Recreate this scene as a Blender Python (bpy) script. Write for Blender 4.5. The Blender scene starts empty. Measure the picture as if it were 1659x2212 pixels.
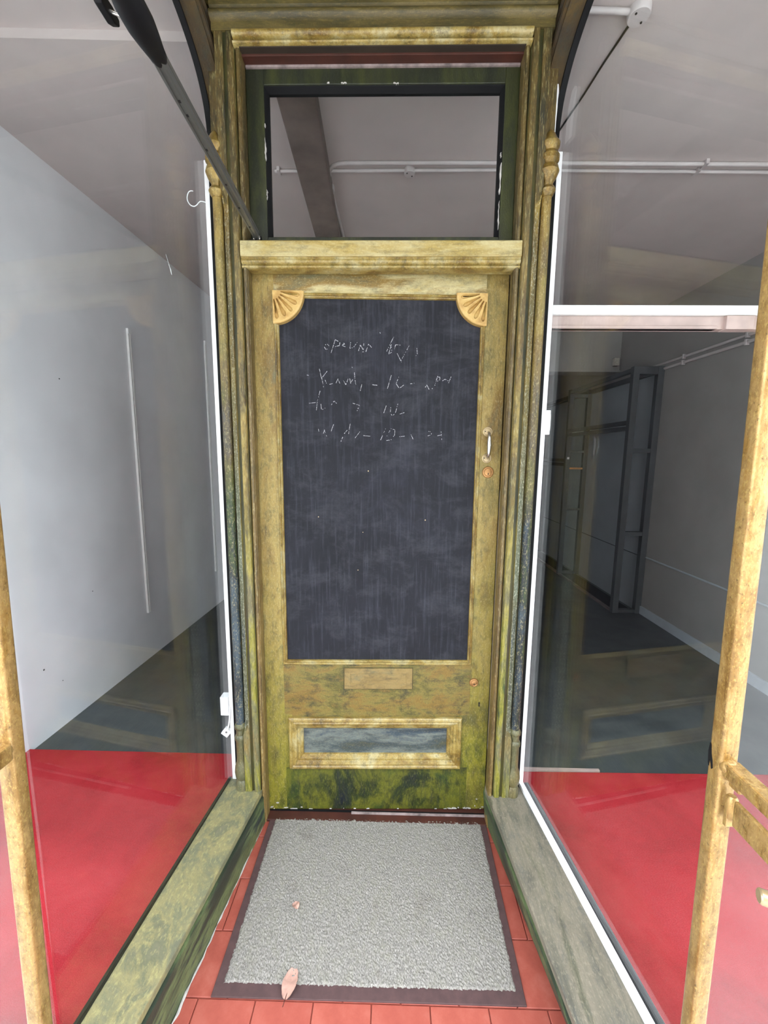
import bpy, bmesh, math, random
from mathutils import Vector, Matrix
random.seed(7)
SC = bpy.context.scene
COL = SC.collection
# ---------------------------------------------------------------- camera
cam = bpy.data.cameras.new('camera')
cam.sensor_fit = 'VERTICAL'; cam.sensor_height = 36.0; cam.lens = 875.0 / 2212.0 * 36.0
cam.clip_start = 0.02
co = bpy.data.objects.new('camera', cam); COL.objects.link(co)
th, psi, rho = math.radians(7.95), math.radians(1.05), math.radians(.535)
fw = Vector((-math.sin(psi) * math.cos(th), math.cos(psi) * math.cos(th), -math.sin(th)))
r0 = Vector((math.cos(psi), math.sin(psi), 0)); u0 = r0.cross(fw)
rr = r0 * math.cos(rho) + u0 * math.sin(rho); uu = -r0 * math.sin(rho) + u0 * math.cos(rho)
co.matrix_world = Matrix(((rr.x, uu.x, -fw.x, .045), (rr.y, uu.y, -fw.y, -1.38), (rr.z, uu.z, -fw.z, 1.42), (0, 0, 0, 1)))
SC.camera = co
# ---------------------------------------------------------------- overcast daylight
w = bpy.data.worlds.new('world'); SC.world = w; w.use_nodes = True
bg = w.node_tree.nodes['Background']
# standard overcast sky: three times as bright overhead as at the horizon
_t = w.node_tree; _tc = _t.nodes.new('ShaderNodeTexCoord'); _s = _t.nodes.new('ShaderNodeSeparateXYZ'); _t.links.new(_tc.outputs['Generated'], _s.inputs[0])
_m = _t.nodes.new('ShaderNodeMapRange'); _m.inputs['From Min'].default_value = 0.0; _m.inputs['From Max'].default_value = 1.0
_m.inputs['To Min'].default_value = 1 / 3; _m.inputs['To Max'].default_value = 1.0
_t.links.new(_s.outputs['Z'], _m.inputs['Value'])
_x = _t.nodes.new('ShaderNodeMath'); _x.operation = 'MULTIPLY'; _x.inputs[1].default_value = 3.6; _t.links.new(_m.outputs['Result'], _x.inputs[0])
bg.inputs['Color'].default_value = (0.86, 0.93, 1.04, 1); _t.links.new(_x.outputs[0], bg.inputs['Strength'])
# ---------------------------------------------------------------- exposure
SC.view_settings.view_transform = 'Standard'; SC.view_settings.look = 'None'
SC.view_settings.gamma = 1.0; SC.view_settings.use_curve_mapping = False
SC.view_settings.exposure = 2.2
cy = SC.cycles
cy.use_denoising = True
cy.max_bounces = 14; cy.diffuse_bounces = 8; cy.glossy_bounces = 6; cy.transparent_max_bounces = 24
cy.sample_clamp_indirect = 8.0

# ---------------------------------------------------------------- materials
MATS = {}
def srgb(r, g, b):
    f = lambda c: (c / 255 / 12.92) if c / 255 <= .04045 else ((c / 255 + .055) / 1.055) ** 2.4
    return (f(r), f(g), f(b), 1)

class G:
    """tiny node helper"""
    def __init__(s, name):
        s.m = bpy.data.materials.new(name); s.m.use_nodes = True; s.t = s.m.node_tree; s.n = s.t.nodes
        s.b = s.n['Principled BSDF']; s.tc = s.n.new('ShaderNodeTexCoord'); MATS[name] = s.m
    def link(s, a, b): s.t.links.new(a, b)
    def coord(s, scale=(1, 1, 1), loc=(0, 0, 0), kind='Object', rot=(0, 0, 0)):
        mp = s.n.new('ShaderNodeMapping'); mp.inputs['Scale'].default_value = scale; mp.inputs['Location'].default_value = loc
        mp.inputs['Rotation'].default_value = rot
        s.link(s.tc.outputs[kind], mp.inputs['Vector']); return mp.outputs['Vector']
    def noise(s, scale, detail=4, rough=.6, vec=None, dist=0.0):
        x = s.n.new('ShaderNodeTexNoise'); x.inputs['Scale'].default_value = scale; x.inputs['Detail'].default_value = detail
        x.inputs['Roughness'].default_value = rough; x.inputs['Distortion'].default_value = dist
        s.link(vec if vec is not None else s.coord(), x.inputs['Vector']); return x.outputs['Fac']
    def ramp(s, fac, stops):
        x = s.n.new('ShaderNodeValToRGB'); e = x.color_ramp.elements
        e[0].position, e[0].color = stops[0]; e[1].position, e[1].color = stops[-1]
        for p, c in stops[1:-1]:
            k = e.new(p); k.color = c
        s.link(fac, x.inputs['Fac']); return x.outputs['Color']
    def band(s, fac, lo, hi):
        x = s.n.new('ShaderNodeMapRange'); x.inputs['From Min'].default_value = lo; x.inputs['From Max'].default_value = hi
        s.link(fac, x.inputs['Value']); return x.outputs['Result']
    def mix(s, fac, a, b, mode='MIX'):
        x = s.n.new('ShaderNodeMix'); x.data_type = 'RGBA'; x.blend_type = mode
        for v, i in ((fac, 0), (a, 6), (b, 7)):
            if isinstance(v, (int, float)): x.inputs[i].default_value = v
            elif isinstance(v, tuple): x.inputs[i].default_value = v
            else: s.link(v, x.inputs[i])
        return x.outputs[2]
    def math(s, op, a, b=0.0):
        x = s.n.new('ShaderNodeMath'); x.operation = op
        for v, i in ((a, 0), (b, 1)):
            if isinstance(v, (int, float)): x.inputs[i].default_value = v
            else: s.link(v, x.inputs[i])
        return x.outputs[0]
    def axis(s, i, kind='Object'):
        x = s.n.new('ShaderNodeSeparateXYZ'); s.link(s.tc.outputs[kind], x.inputs[0]); return x.outputs[i]
    def bump(s, h, strength=.3, dist=.002, prev=None):
        x = s.n.new('ShaderNodeBump'); x.inputs['Strength'].default_value = strength; x.inputs['Distance'].default_value = dist
        s.link(h, x.inputs['Height'])
        if prev is not None: s.link(prev, x.inputs['Normal'])
        s.link(x.outputs['Normal'], s.b.inputs['Normal']); return x.outputs['Normal']
    def out(s, col=None, rough=.5, metal=0.0, spec=None):
        if col is not None:
            if isinstance(col, tuple): s.b.inputs['Base Color'].default_value = col
            else: s.link(col, s.b.inputs['Base Color'])
        if isinstance(rough, (int, float)): s.b.inputs['Roughness'].default_value = rough
        else: s.link(rough, s.b.inputs['Roughness'])
        s.b.inputs['Metallic'].default_value = metal
        if spec is not None: s.b.inputs['Specular IOR Level'].default_value = spec
        return s.m

def plain(name, col, rough=.5, metal=0.0, var=.12, scale=12, bump=0.0, spec=None):
    g = G(name)
    n = g.noise(scale, 5, .6)
    d = tuple(c * (1 - var * 2) for c in col[:3]) + (1,); l = tuple(min(1, c * (1 + var)) for c in col[:3]) + (1,)
    c = g.ramp(n, [(.3, d), (.7, l)])
    if bump: g.bump(g.noise(scale * 12, 4, .6), bump, .001)
    return g.out(c, rough, metal, spec)

def patina(name, stops, stretch=(1, 1, .22), scale=9, dark=(.02, .022, .016, 1), darkamt=.55, speck=None, speckamt=.0,
           rough=.45, metal=.0, bump=.35, bscale=220, grad=None, off=(0, 0, 0), streak=70, dim=.5, mid=None, midamt=.5, midscale=38, pits=.45, top=None, sstretch=None):
    """hand-mottled gold and green paint: cloudy colour, dragged dark glaze, rubbed bright flecks, crackled and pitted surface"""
    g = G(name)
    K = lambda st: [(p, tuple(c * dim for c in col[:3]) + (1,)) for p, col in st]
    stops = K(stops)
    if grad: grad = (grad[0], grad[1], K(grad[2]))
    if top: top = (top[0], top[1], K(top[2]))
    if speck: speck = tuple(min(1, c * dim * 1.25) for c in speck[:3]) + (1,)
    mid = tuple(c * dim for c in (mid or srgb(70, 72, 40))[:3]) + (1,)
    v = g.coord(stretch, off)
    n1 = g.noise(scale, 6, .68, v, .4)
    col = g.ramp(n1, stops)
    if grad:   # the brush colours change up the piece: a second set of colours takes over below a height
        lo, hi, stops2 = grad
        z = g.math('ADD', g.axis(2), g.math('MULTIPLY', g.math('SUBTRACT', g.noise(3.0, 4, .6, g.coord((1, 1, 1), (3, 1, 7))), .5), (hi - lo) * 1.3))
        col = g.mix(g.band(z, lo, hi), g.ramp(n1, stops2), col)
    if top:    # and a third, darker set towards the head: browner paint with shade painted in
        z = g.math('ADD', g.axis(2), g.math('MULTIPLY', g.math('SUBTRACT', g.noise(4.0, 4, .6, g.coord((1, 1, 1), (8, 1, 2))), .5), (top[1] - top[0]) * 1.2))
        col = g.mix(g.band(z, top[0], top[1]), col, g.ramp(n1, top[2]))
    soft = tuple(x ** .5 for x in stretch)
    nm = g.noise(midscale, 5, .72, g.coord(soft, (1.7, .3, 4.1)), .3)
    col = g.mix(g.math('MULTIPLY', g.band(nm, .50, .68), midamt), col, mid)
    n2 = g.noise(streak, 4, .7, g.coord((1, 1, stretch[2] * .4) if stretch[2] < 1 else (stretch[0] * .4, stretch[1], 1)))
    col = g.mix(g.math('MULTIPLY', g.band(n2, .52, .72), darkamt), col, dark)
    if speck:
        n3 = g.noise(240, 3, .7, g.coord(sstretch or soft, (7, 2, 1)))
        col = g.mix(g.math('MULTIPLY', g.band(n3, .54, .64), speckamt), col, speck)
    n5 = g.noise(170, 4, .75, g.coord((1, 1, .8), (0, 5, 2)))
    col = g.mix(g.math('MULTIPLY', g.band(n5, .58, .68), pits), col, dark)
    nb = g.noise(bscale, 5, .7, g.coord((1, 1, .6)))
    g.bump(g.math('ADD', nb, g.math('MULTIPLY', n2, .6)), bump, .002)
    return g.out(col, rough, metal)

GOLD = srgb(212, 182, 98); CREAM = srgb(238, 220, 160); OCHRE = srgb(170, 134, 58); OLIVE = srgb(118, 112, 44)
GREEN = srgb(74, 92, 36); DKGREEN = srgb(34, 46, 24); YEL = srgb(192, 184, 48); SLATE = srgb(82, 100, 112); BLUEBLK = srgb(30, 40, 50)
BROWN = srgb(98, 74, 36); GREYGR = srgb(136, 134, 98)

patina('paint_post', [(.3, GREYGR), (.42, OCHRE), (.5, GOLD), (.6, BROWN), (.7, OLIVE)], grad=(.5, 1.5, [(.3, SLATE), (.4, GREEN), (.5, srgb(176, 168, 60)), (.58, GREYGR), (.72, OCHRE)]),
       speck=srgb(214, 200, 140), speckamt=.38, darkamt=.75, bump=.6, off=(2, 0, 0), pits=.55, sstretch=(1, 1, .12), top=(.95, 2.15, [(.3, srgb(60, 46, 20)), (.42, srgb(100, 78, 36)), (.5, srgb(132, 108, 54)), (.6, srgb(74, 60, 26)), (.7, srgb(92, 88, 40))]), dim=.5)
patina('paint_chamfer', [(.3, BROWN), (.45, GOLD), (.55, OCHRE), (.7, GREYGR)], grad=(.9, 2.0, [(.3, SLATE), (.45, GREYGR), (.55, srgb(150, 160, 140)), (.7, GREEN)]),
       speck=srgb(250, 246, 222), speckamt=.9, darkamt=.75, bump=.7, pits=.7, dim=.55, sstretch=(1, 1, .5))
patina('paint_groove_shade', [(.3, BROWN), (.5, OLIVE), (.65, DKGREEN)], darkamt=.5, dim=.3, pits=.3)  # dark groove paint, also deepening the weak shade in the recesses
patina('paint_column', [(.3, OLIVE), (.45, OCHRE), (.55, GOLD), (.7, BROWN)], grad=(1.0, 2.0, [(.3, BLUEBLK), (.42, SLATE), (.5, BLUEBLK), (.58, GREEN), (.7, SLATE)]),
       speck=CREAM, speckamt=.35, darkamt=.6, bump=.5)
patina('paint_turning_low', [(.3, OLIVE), (.48, GREYGR), (.6, srgb(150, 136, 86)), (.72, BROWN)], speck=CREAM, speckamt=.2, darkamt=.5, rough=.4, dim=.42)
patina('paint_turning', [(.3, BROWN), (.48, OCHRE), (.6, GOLD), (.72, OLIVE)], speck=CREAM, speckamt=.25, darkamt=.5, rough=.34, dim=.5, metal=.3)
patina('paint_head', [(.3, srgb(86, 74, 36)), (.45, srgb(120, 104, 52)), (.58, srgb(160, 138, 76)), (.72, srgb(92, 84, 38))], stretch=(.22, 1, 1), darkamt=.55, bump=.4, speck=GOLD, speckamt=.2, dim=.36, rough=.5, sstretch=(.2, 1, 1))
patina('paint_spandrel', [(.3, srgb(62, 44, 14)), (.5, srgb(104, 78, 26)), (.62, srgb(132, 102, 38)), (.75, srgb(66, 56, 20))], darkamt=.75, bump=.45, dim=.36, rough=.8)
patina('paint_bar', [(.28, GREYGR), (.42, GOLD), (.55, CREAM), (.68, GOLD), (.78, GREYGR)], stretch=(.25, 1, 1), darkamt=.4, bump=.35, speck=CREAM, speckamt=.3, dim=.5, mid=srgb(120, 118, 84), midamt=.4, pits=.3)
patina('paint_door', [(.28, GREYGR), (.42, OCHRE), (.53, GOLD), (.62, srgb(184, 160, 84)), (.74, OLIVE)], stretch=(1, 1, .4), scale=7, grad=(.05, 1.1, [(.27, DKGREEN), (.4, srgb(120, 126, 36)), (.48, srgb(178, 172, 48)), (.58, srgb(140, 132, 44)), (.72, srgb(96, 104, 34))]),
       speck=CREAM, speckamt=.3, darkamt=.5, bump=.9, bscale=150, dim=.44, sstretch=(1, 1, .4), mid=srgb(92, 94, 52), midamt=.55)
patina('paint_rail', [(.28, GREYGR), (.44, OCHRE), (.54, CREAM), (.66, GOLD), (.76, OLIVE)], stretch=(.3, 1, 1), scale=8, darkamt=.45, bump=.5, speck=CREAM, speckamt=.3, dim=.5, mid=srgb(120, 122, 92), midamt=.5)
patina('paint_lock_rail', [(.27, OLIVE), (.4, OCHRE), (.5, srgb(164, 146, 70)), (.58, OLIVE), (.66, srgb(176, 136, 66)), (.76, GREYGR)], stretch=(.5, 1, 1), scale=10, darkamt=.6, bump=1.0, bscale=130, speck=GOLD, speckamt=.25, dim=.42, mid=srgb(44, 50, 40), midamt=.85, midscale=20)
patina('paint_letter', [(.28, OCHRE), (.44, srgb(176, 146, 82)), (.56, srgb(190, 160, 96)), (.7, GREYGR)], stretch=(.5, 1, 1), scale=12, darkamt=.4, bump=.6, bscale=140, dim=.44, mid=srgb(96, 84, 50), midamt=.5)
patina('paint_bottom_rail', [(.27, DKGREEN), (.4, GREEN), (.5, srgb(136, 136, 36)), (.6, srgb(56, 70, 26)), (.72, BLUEBLK)], stretch=(.7, 1, .5), scale=8, darkamt=.75, bump=1.0, bscale=130, speck=srgb(176, 172, 80), speckamt=.25, dim=.40, sstretch=(1, 1, .25), mid=srgb(30, 38, 20), midamt=.7)
patina('paint_panel', [(.27, BLUEBLK), (.4, SLATE), (.5, srgb(150, 158, 150)), (.6, srgb(84, 98, 100)), (.72, srgb(112, 110, 76))], stretch=(.3, 1, 1), scale=10, darkamt=.6, bump=.35, speck=CREAM, speckamt=.15, dim=.42, mid=srgb(60, 74, 90), midamt=.5)
patina('paint_moulding', [(.28, BROWN), (.42, OCHRE), (.53, GOLD), (.63, CREAM), (.75, BROWN)], stretch=(.6, 1, .6), scale=14, darkamt=.5, bump=.35, rough=.35, dim=.45, speck=CREAM, speckamt=.3)
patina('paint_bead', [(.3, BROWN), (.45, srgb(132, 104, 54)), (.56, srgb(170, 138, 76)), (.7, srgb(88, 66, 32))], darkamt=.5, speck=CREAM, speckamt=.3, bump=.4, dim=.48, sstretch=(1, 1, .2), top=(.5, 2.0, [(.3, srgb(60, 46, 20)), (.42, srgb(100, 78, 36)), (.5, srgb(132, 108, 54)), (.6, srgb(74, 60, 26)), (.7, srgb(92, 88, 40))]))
patina('paint_transom', [(.28, srgb(28, 32, 22)), (.45, srgb(54, 62, 36)), (.6, srgb(104, 110, 50)), (.75, srgb(40, 54, 54))], scale=8, darkamt=.6, bump=.4, speck=srgb(150, 150, 110), speckamt=.12, dim=.26)
patina('paint_sill_top', [(.27, srgb(112, 116, 98)), (.42, srgb(142, 140, 106)), (.52, srgb(172, 162, 112)), (.6, srgb(130, 130, 100)), (.74, srgb(150, 144, 116))], stretch=(1, .7, 1), scale=12, darkamt=.15, bump=.7, bscale=90, speck=srgb(214, 206, 136), speckamt=.25, rough=.42, streak=40, dim=.56, mid=srgb(136, 132, 108), midamt=.55, pits=.12, sstretch=(.5, .25, 1))
patina('paint_sill_worn', [(.27, srgb(70, 82, 92)), (.42, srgb(120, 116, 100)), (.55, srgb(156, 146, 126)), (.65, srgb(112, 110, 88)), (.76, srgb(72, 86, 94))], stretch=(1, .16, 1), scale=14, darkamt=.35, bump=.45, rough=.42, speck=srgb(176, 166, 142), speckamt=.35, dim=.6, mid=srgb(84, 92, 96), midamt=.4, pits=.25)
patina('paint_sill_side', [(.3, srgb(40, 52, 42)), (.48, srgb(66, 80, 62)), (.58, srgb(128, 146, 94)), (.66, srgb(62, 78, 72)), (.78, srgb(38, 50, 54))], stretch=(1, .16, 1), scale=12, darkamt=.6, bump=.45, dim=.5, mid=srgb(58, 70, 60))
patina('gate_gold', [(.26, srgb(136, 98, 50)), (.4, srgb(190, 146, 80)), (.52, srgb(226, 184, 116)), (.62, srgb(206, 158, 84)), (.75, srgb(158, 128, 74))], stretch=(1, 1, .35), scale=22, dark=(.05, .03, .015, 1), darkamt=.4, metal=.45, rough=.33, bump=.4, bscale=90, dim=.52, mid=srgb(130, 96, 52), midamt=.5, midscale=60, pits=.6, speck=srgb(255, 226, 130), speckamt=.3)

g = G('chalkboard_paint')
n1 = g.noise(2.6, 7, .68, g.coord((1, 1, 1), (5, 0, 2)), .6)
n2 = g.noise(10, 6, .7, g.coord((9, 1, .55)))
n3 = g.noise(6, 7, .75, g.coord((1, 1, 1.5), (1, 0, 4)), .3)
base = g.ramp(n1, [(.3, srgb(23, 23, 27)), (.55, srgb(31, 31, 37)), (.75, srgb(44, 44, 53))])
base = g.mix(g.math('MULTIPLY', g.band(n2, .5, .8), .40), base, srgb(76, 78, 89))
base = g.mix(g.math('MULTIPLY', g.band(n3, .48, .82), .38), base, srgb(88, 88, 95))
zz = g.axis(2)
low = g.math('MULTIPLY', g.band(zz, .42, .10), g.band(g.noise(7, 7, .75, g.coord((1, 1, 1.6), (9, 0, 1)), 1.2), .42, .75))
base = g.mix(g.math('MULTIPLY', low, .75), base, srgb(118, 120, 132))
g.bump(g.noise(300, 3, .6, g.coord((3, 1, .3))), .12, .001)
g.out(base, .7, 0, .22)
plain('chalk', srgb(168, 167, 170), .9, var=.05)
g = G('fan_gilding')
n = g.noise(30, 4, .6)
g.out(g.ramp(n, [(.3, srgb(160, 122, 64)), (.5, srgb(184, 150, 88)), (.7, srgb(196, 166, 104))]), .42, .1)
g.bump(g.noise(150, 4, .6), .2, .001)

def glass(name):
    g = G(name); n = g.n; t = g.t
    n.remove(g.b)
    geo = n.new('ShaderNodeNewGeometry'); dt = n.new('ShaderNodeVectorMath'); dt.operation = 'DOT_PRODUCT'
    t.links.new(geo.outputs['Normal'], dt.inputs[0]); t.links.new(geo.outputs['Incoming'], dt.inputs[1])
    c = g.math('ABSOLUTE', dt.outputs['Value'])
    f = g.math('ADD', g.math('MULTIPLY', g.math('POWER', g.math('SUBTRACT', 1.0, c), 5.0), .96), .04)
    tr = n.new('ShaderNodeBsdfTransparent'); tr.inputs['Color'].default_value = (.97, .985, .975, 1)
    gl = n.new('ShaderNodeBsdfGlossy'); gl.inputs['Roughness'].default_value = .012
    mx = n.new('ShaderNodeMixShader'); t.links.new(f, mx.inputs[0]); t.links.new(tr.outputs[0], mx.inputs[1]); t.links.new(gl.outputs[0], mx.inputs[2])
    t.links.new(mx.outputs[0], n['Material Output'].inputs['Surface'])
glass('window_glass')

plain('wall_paint', srgb(232, 231, 235), .75, var=.04, scale=3, bump=.05)
plain('ceiling_paint', srgb(194, 183, 181), .85, var=.05, scale=2.5, bump=.06)
plain('grey_wall_paint', srgb(150, 146, 144), .75, var=.05, scale=3, bump=.05)
plain('panel_grey', srgb(150, 155, 160), .7, var=.05, scale=3)
plain('stud_grey', srgb(70, 72, 75), .6, var=.08, scale=9)
plain('skirting_paint', srgb(176, 182, 190), .55, var=.05)
plain('beam_brown', srgb(112, 98, 94), .7, var=.22, scale=5, bump=.1)
plain('conduit_paint', srgb(196, 188, 188), .5, var=.05)
plain('white_paint', srgb(236, 234, 234), .5, var=.05, scale=30, bump=.15)
plain('faded_strip', srgb(138, 122, 118), .7, var=.3, scale=30)
plain('worn_white_paint', srgb(176, 170, 164), .6, var=.16, scale=25, bump=.2)
plain('pinkish_timber', srgb(188, 164, 158), .6, var=.12, scale=9, bump=.1)
plain('white_plastic', srgb(240, 240, 242), .35, var=.02)
plain('sensor_plastic', srgb(178, 172, 160), .5, var=.03)
plain('raw_wood', srgb(214, 150, 92), .7, var=.14, scale=30)
plain('red_brown_timber', srgb(64, 28, 16), .6, var=.2, scale=14, bump=.15)
plain('dark_brown_timber', srgb(46, 36, 26), .6, var=.2, scale=12, bump=.15)
plain('black_rubber', srgb(13, 13, 14), .7, var=.1, spec=.2)
plain('black_plastic', srgb(8, 8, 11), .55, var=.06, spec=.3)
plain('grey_metal', srgb(104, 104, 100), .38, metal=.6, var=.05, scale=40)
plain('dark_metal', srgb(60, 58, 56), .4, metal=.7, var=.1)
plain('bright_metal', srgb(196, 190, 182), .22, metal=.9, var=.05)
plain('brass', srgb(176, 132, 84), .3, metal=.7, var=.08, scale=40)
plain('pale_brass', srgb(176, 156, 120), .32, metal=.6, var=.08)
plain('keyhole_black', srgb(12, 10, 9), .8, var=.05)
plain('mat_border', srgb(72, 50, 48), .8, var=.12, scale=40, bump=.2)
plain('leaf_tan', srgb(176, 138, 122), .7, var=.16, scale=60, bump=.3)
plain('pavement_grey', srgb(184, 181, 176), .85, var=.1, scale=4, bump=.3)
plain('grout', srgb(132, 62, 48), .9, var=.1, scale=40)
plain('facade_paint', srgb(96, 84, 52), .5, var=.15, scale=5)
plain('render_wall', srgb(150, 146, 140), .85, var=.08, scale=2)
plain('caulk', srgb(168, 164, 156), .8, var=.1, scale=60, bump=.4)

g = G('mat_pile')
n1 = g.noise(420, 2, .7, g.coord((1, .4, 1))); n2 = g.noise(60, 4, .7, g.coord((1, .6, 1))); n3 = g.noise(9, 4, .6)
c = g.ramp(n1, [(.32, srgb(92, 89, 83)), (.5, srgb(124, 120, 113)), (.68, srgb(156, 151, 143))])
c = g.mix(g.math('MULTIPLY', g.band(n2, .45, .7), .4), c, srgb(126, 124, 106))
c = g.mix(g.math('MULTIPLY', g.band(n3, .6, .78), .45), c, srgb(84, 74, 66))
g.bump(n1, .45, .003); g.out(c, .95, 0, .1)

g = G('red_carpet')
n1 = g.noise(380, 2, .7); n2 = g.noise(4, 5, .6, g.coord((1, 1, 1), (2, 0, 0)), .5)
c = g.ramp(n2, [(.3, srgb(146, 33, 40)), (.5, srgb(166, 42, 49)), (.72, srgb(178, 54, 60))])
c = g.mix(g.math('MULTIPLY', g.band(n1, .45, .7), .3), c, srgb(208, 72, 78))
g.bump(n1, .5, .003); g.out(c, .95, 0, .1)

g = G('dark_floor')
n1 = g.noise(5, 6, .6); n2 = g.noise(60, 4, .6, g.coord((3, .2, 1)))
c = g.ramp(n1, [(.3, srgb(56, 60, 64)), (.7, srgb(76, 80, 82))])
c = g.mix(g.math('MULTIPLY', g.band(n2, .5, .75), .25), c, srgb(98, 100, 96))
g.bump(n2, .1, .001); g.out(c, .5)

g = G('quarry_tile')
n1 = g.noise(14, 5, .65, g.coord(kind='Object')); n2 = g.noise(200, 3, .6)
oi = g.n.new('ShaderNodeObjectInfo')
c = g.ramp(n1, [(.3, srgb(130, 58, 46)), (.5, srgb(148, 72, 57)), (.7, srgb(160, 88, 73))])
c = g.mix(g.math('MULTIPLY', oi.outputs['Random'],   .35), c, srgb(136, 60, 48))
g.bump(n2, .2, .001); g.out(c, .6)

# ---------------------------------------------------------------- mesh helper
class M:
    def __init__(s): s.v = []; s.f = []
    def add(s, v, f):
        k = len(s.v); s.v += [tuple(p) for p in v]; s.f += [tuple(i + k for i in q) for q in f]; return s
    def box(s, x0, x1, y0, y1, z0, z1):
        return s.add([(x0, y0, z0), (x1, y0, z0), (x1, y1, z0), (x0, y1, z0), (x0, y0, z1), (x1, y0, z1), (x1, y1, z1), (x0, y1, z1)],
                     [(3, 2, 1, 0), (4, 5, 6, 7), (0, 1, 5, 4), (1, 2, 6, 5), (2, 3, 7, 6), (3, 0, 4, 7)])
    def prism(s, pts, a, b, axis='z'):
        """polygon pts extruded along an axis; pts are (x,y) for z, (y,z) for x, (x,z) for y"""
        n = len(pts)
        def P(p, t): return {'z': (p[0], p[1], t), 'x': (t, p[0], p[1]), 'y': (p[0], t, p[1])}[axis]
        v = [P(p, a) for p in pts] + [P(p, b) for p in pts]
        return s.add(v, [tuple(range(n))[::-1], tuple(range(n, 2 * n))] + [(i, (i + 1) % n, n + (i + 1) % n, n + i) for i in range(n)])
    def loft(s, rings, closed=True, caps=True):
        n = len(rings[0]); v = [p for r in rings for p in r]; f = []
        for k in range(len(rings) - 1):
            for i in range(n if closed else n - 1):
                j = (i + 1) % n; f.append((k * n + i, k * n + j, (k + 1) * n + j, (k + 1) * n + i))
        if caps: f += [tuple(range(n))[::-1], tuple(range((len(rings) - 1) * n, len(rings) * n))]
        return s.add(v, f)
    def lathe(s, prof, c=(0, 0, 0), d=(0, 0, 1), n=20):
        """prof: (distance along d, radius)"""
        d = Vector(d).normalized(); a = d.orthogonal().normalized(); b = d.cross(a); c = Vector(c)
        rings = [[c + d * t + (a * math.cos(2 * math.pi * i / n) + b * math.sin(2 * math.pi * i / n)) * max(r, 1e-4) for i in range(n)] for t, r in prof]
        return s.loft(rings)
    def tube(s, pts, r, n=10):
        pts = [Vector(p) for p in pts]; rings = []; ref = None
        for i, p in enumerate(pts):
            d = (pts[min(i + 1, len(pts) - 1)] - pts[max(i - 1, 0)]).normalized()
            if ref is None: ref = d.orthogonal().normalized()
            a = (ref - d * ref.dot(d)).normalized(); ref = a; b = d.cross(a)
            rr_ = r[i] if isinstance(r, (list, tuple)) else r
            rings.append([p + (a * math.cos(2 * math.pi * k / n) + b * math.sin(2 * math.pi * k / n)) * rr_ for k in range(n)])
        return s.loft(rings)
    def rect_ring(s, x0, x1, z0, z1, prof):
        """mitred moulding round a rectangle: prof = (inset, y)"""
        rings = [[(x0 + d, y, z0 + d), (x1 - d, y, z0 + d), (x1 - d, y, z1 - d), (x0 + d, y, z1 - d)] for d, y in prof]
        return s.loft(rings, True, False)
    def build(s, name, mat, parent=None, bevel=0.0, smooth=False, local=False, seg=2):
        me = bpy.data.meshes.new(name); off = Vector((0, 0, 0))
        if parent is not None and not local: off = Vector(parent.get('_o', (0, 0, 0)))
        me.from_pydata([tuple(Vector(p) - off) for p in s.v], [], s.f)
        bm = bmesh.new(); bm.from_mesh(me)
        bmesh.ops.remove_doubles(bm, verts=bm.verts, dist=1e-6)
        bmesh.ops.recalc_face_normals(bm, faces=bm.faces)
        if bevel:
            bmesh.ops.bevel(bm, geom=list(bm.edges), offset=bevel, segments=seg, affect='EDGES', profile=.5, clamp_overlap=True)
        bm.to_mesh(me); bm.free()
        if smooth:
            for p in me.polygons: p.use_smooth = True
            try: me.set_sharp_from_angle(angle=math.radians(38))
            except Exception: pass
        o = bpy.data.objects.new(name, me); COL.objects.link(o); me.materials.append(MATS[mat])
        if parent is not None: o.parent = parent
        return o

def tag(o, label, cat, group=None, kind=None):
    o['label'] = label; o['category'] = cat
    if group: o['group'] = group
    if kind: o['kind'] = kind
    return o
def root(name, loc, label, cat, group=None, kind=None, rz=0):
    o = bpy.data.objects.new(name, None); COL.objects.link(o); o.location = loc; o.rotation_euler = (0, 0, rz); o.empty_display_size = .1
    o['_o'] = tuple(loc); ROOTS.append(o); return tag(o, label, cat, group, kind)
ROOTS = []
def lerp(a, b, t): return a + (b - a) * t
# ================================================================ SETTING: the shop behind
def cz(x): return 2.81 - .0276 * (x + 1.63)            # the old ceiling falls a little to one side
def lwx(y): return -1.664 + (y - .366) * .0346          # the flank wall is not quite square to the front

def struct(o, label, cat): return tag(o, label, cat, None, 'structure')
m = M(); m.prism([(-1.95, -.66), (-.60, -.66), (-.54, .102), (.54, .102), (.62, -.66), (2.55, -.66), (2.55, 6.5), (-1.95, 6.5)], -.06, 0)
struct(m.build('floor', 'dark_floor'), 'dark grey boarded shop floor behind the glass', 'floor')
m = M(); m.prism([(lwx(-.72), -.72), (lwx(6.5), 6.5), (-1.95, 6.5), (-1.95, -.72)], -.05, 3.1)
struct(m.build('wall_left', 'wall_paint'), 'pale painted wall carrying the white shelf uprights', 'wall')
m = M(); m.box(2.35, 2.6, -.72, 6.5, -.05, 3.1)
struct(m.build('wall_right', 'grey_wall_paint'), 'mid grey wall behind the timber shelving frame', 'wall')
m = M(); m.box(-1.95, 2.6, 6.5, 6.7, -.05, 3.1)
struct(m.build('wall_back', 'stud_grey'), 'dim rear wall of the shop', 'wall')
m = M()
m.add([(-1.9, .165, cz(-1.9)), (2.6, .165, cz(2.6)), (2.6, 6.5, cz(2.6)), (-1.9, 6.5, cz(-1.9)),
       (-1.9, .165, 3.1), (2.6, .165, 3.1), (2.6, 6.5, 3.1), (-1.9, 6.5, 3.1)],
      [(3, 2, 1, 0), (4, 5, 6, 7), (0, 1, 5, 4), (1, 2, 6, 5), (2, 3, 7, 6), (3, 0, 4, 7)])
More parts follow.
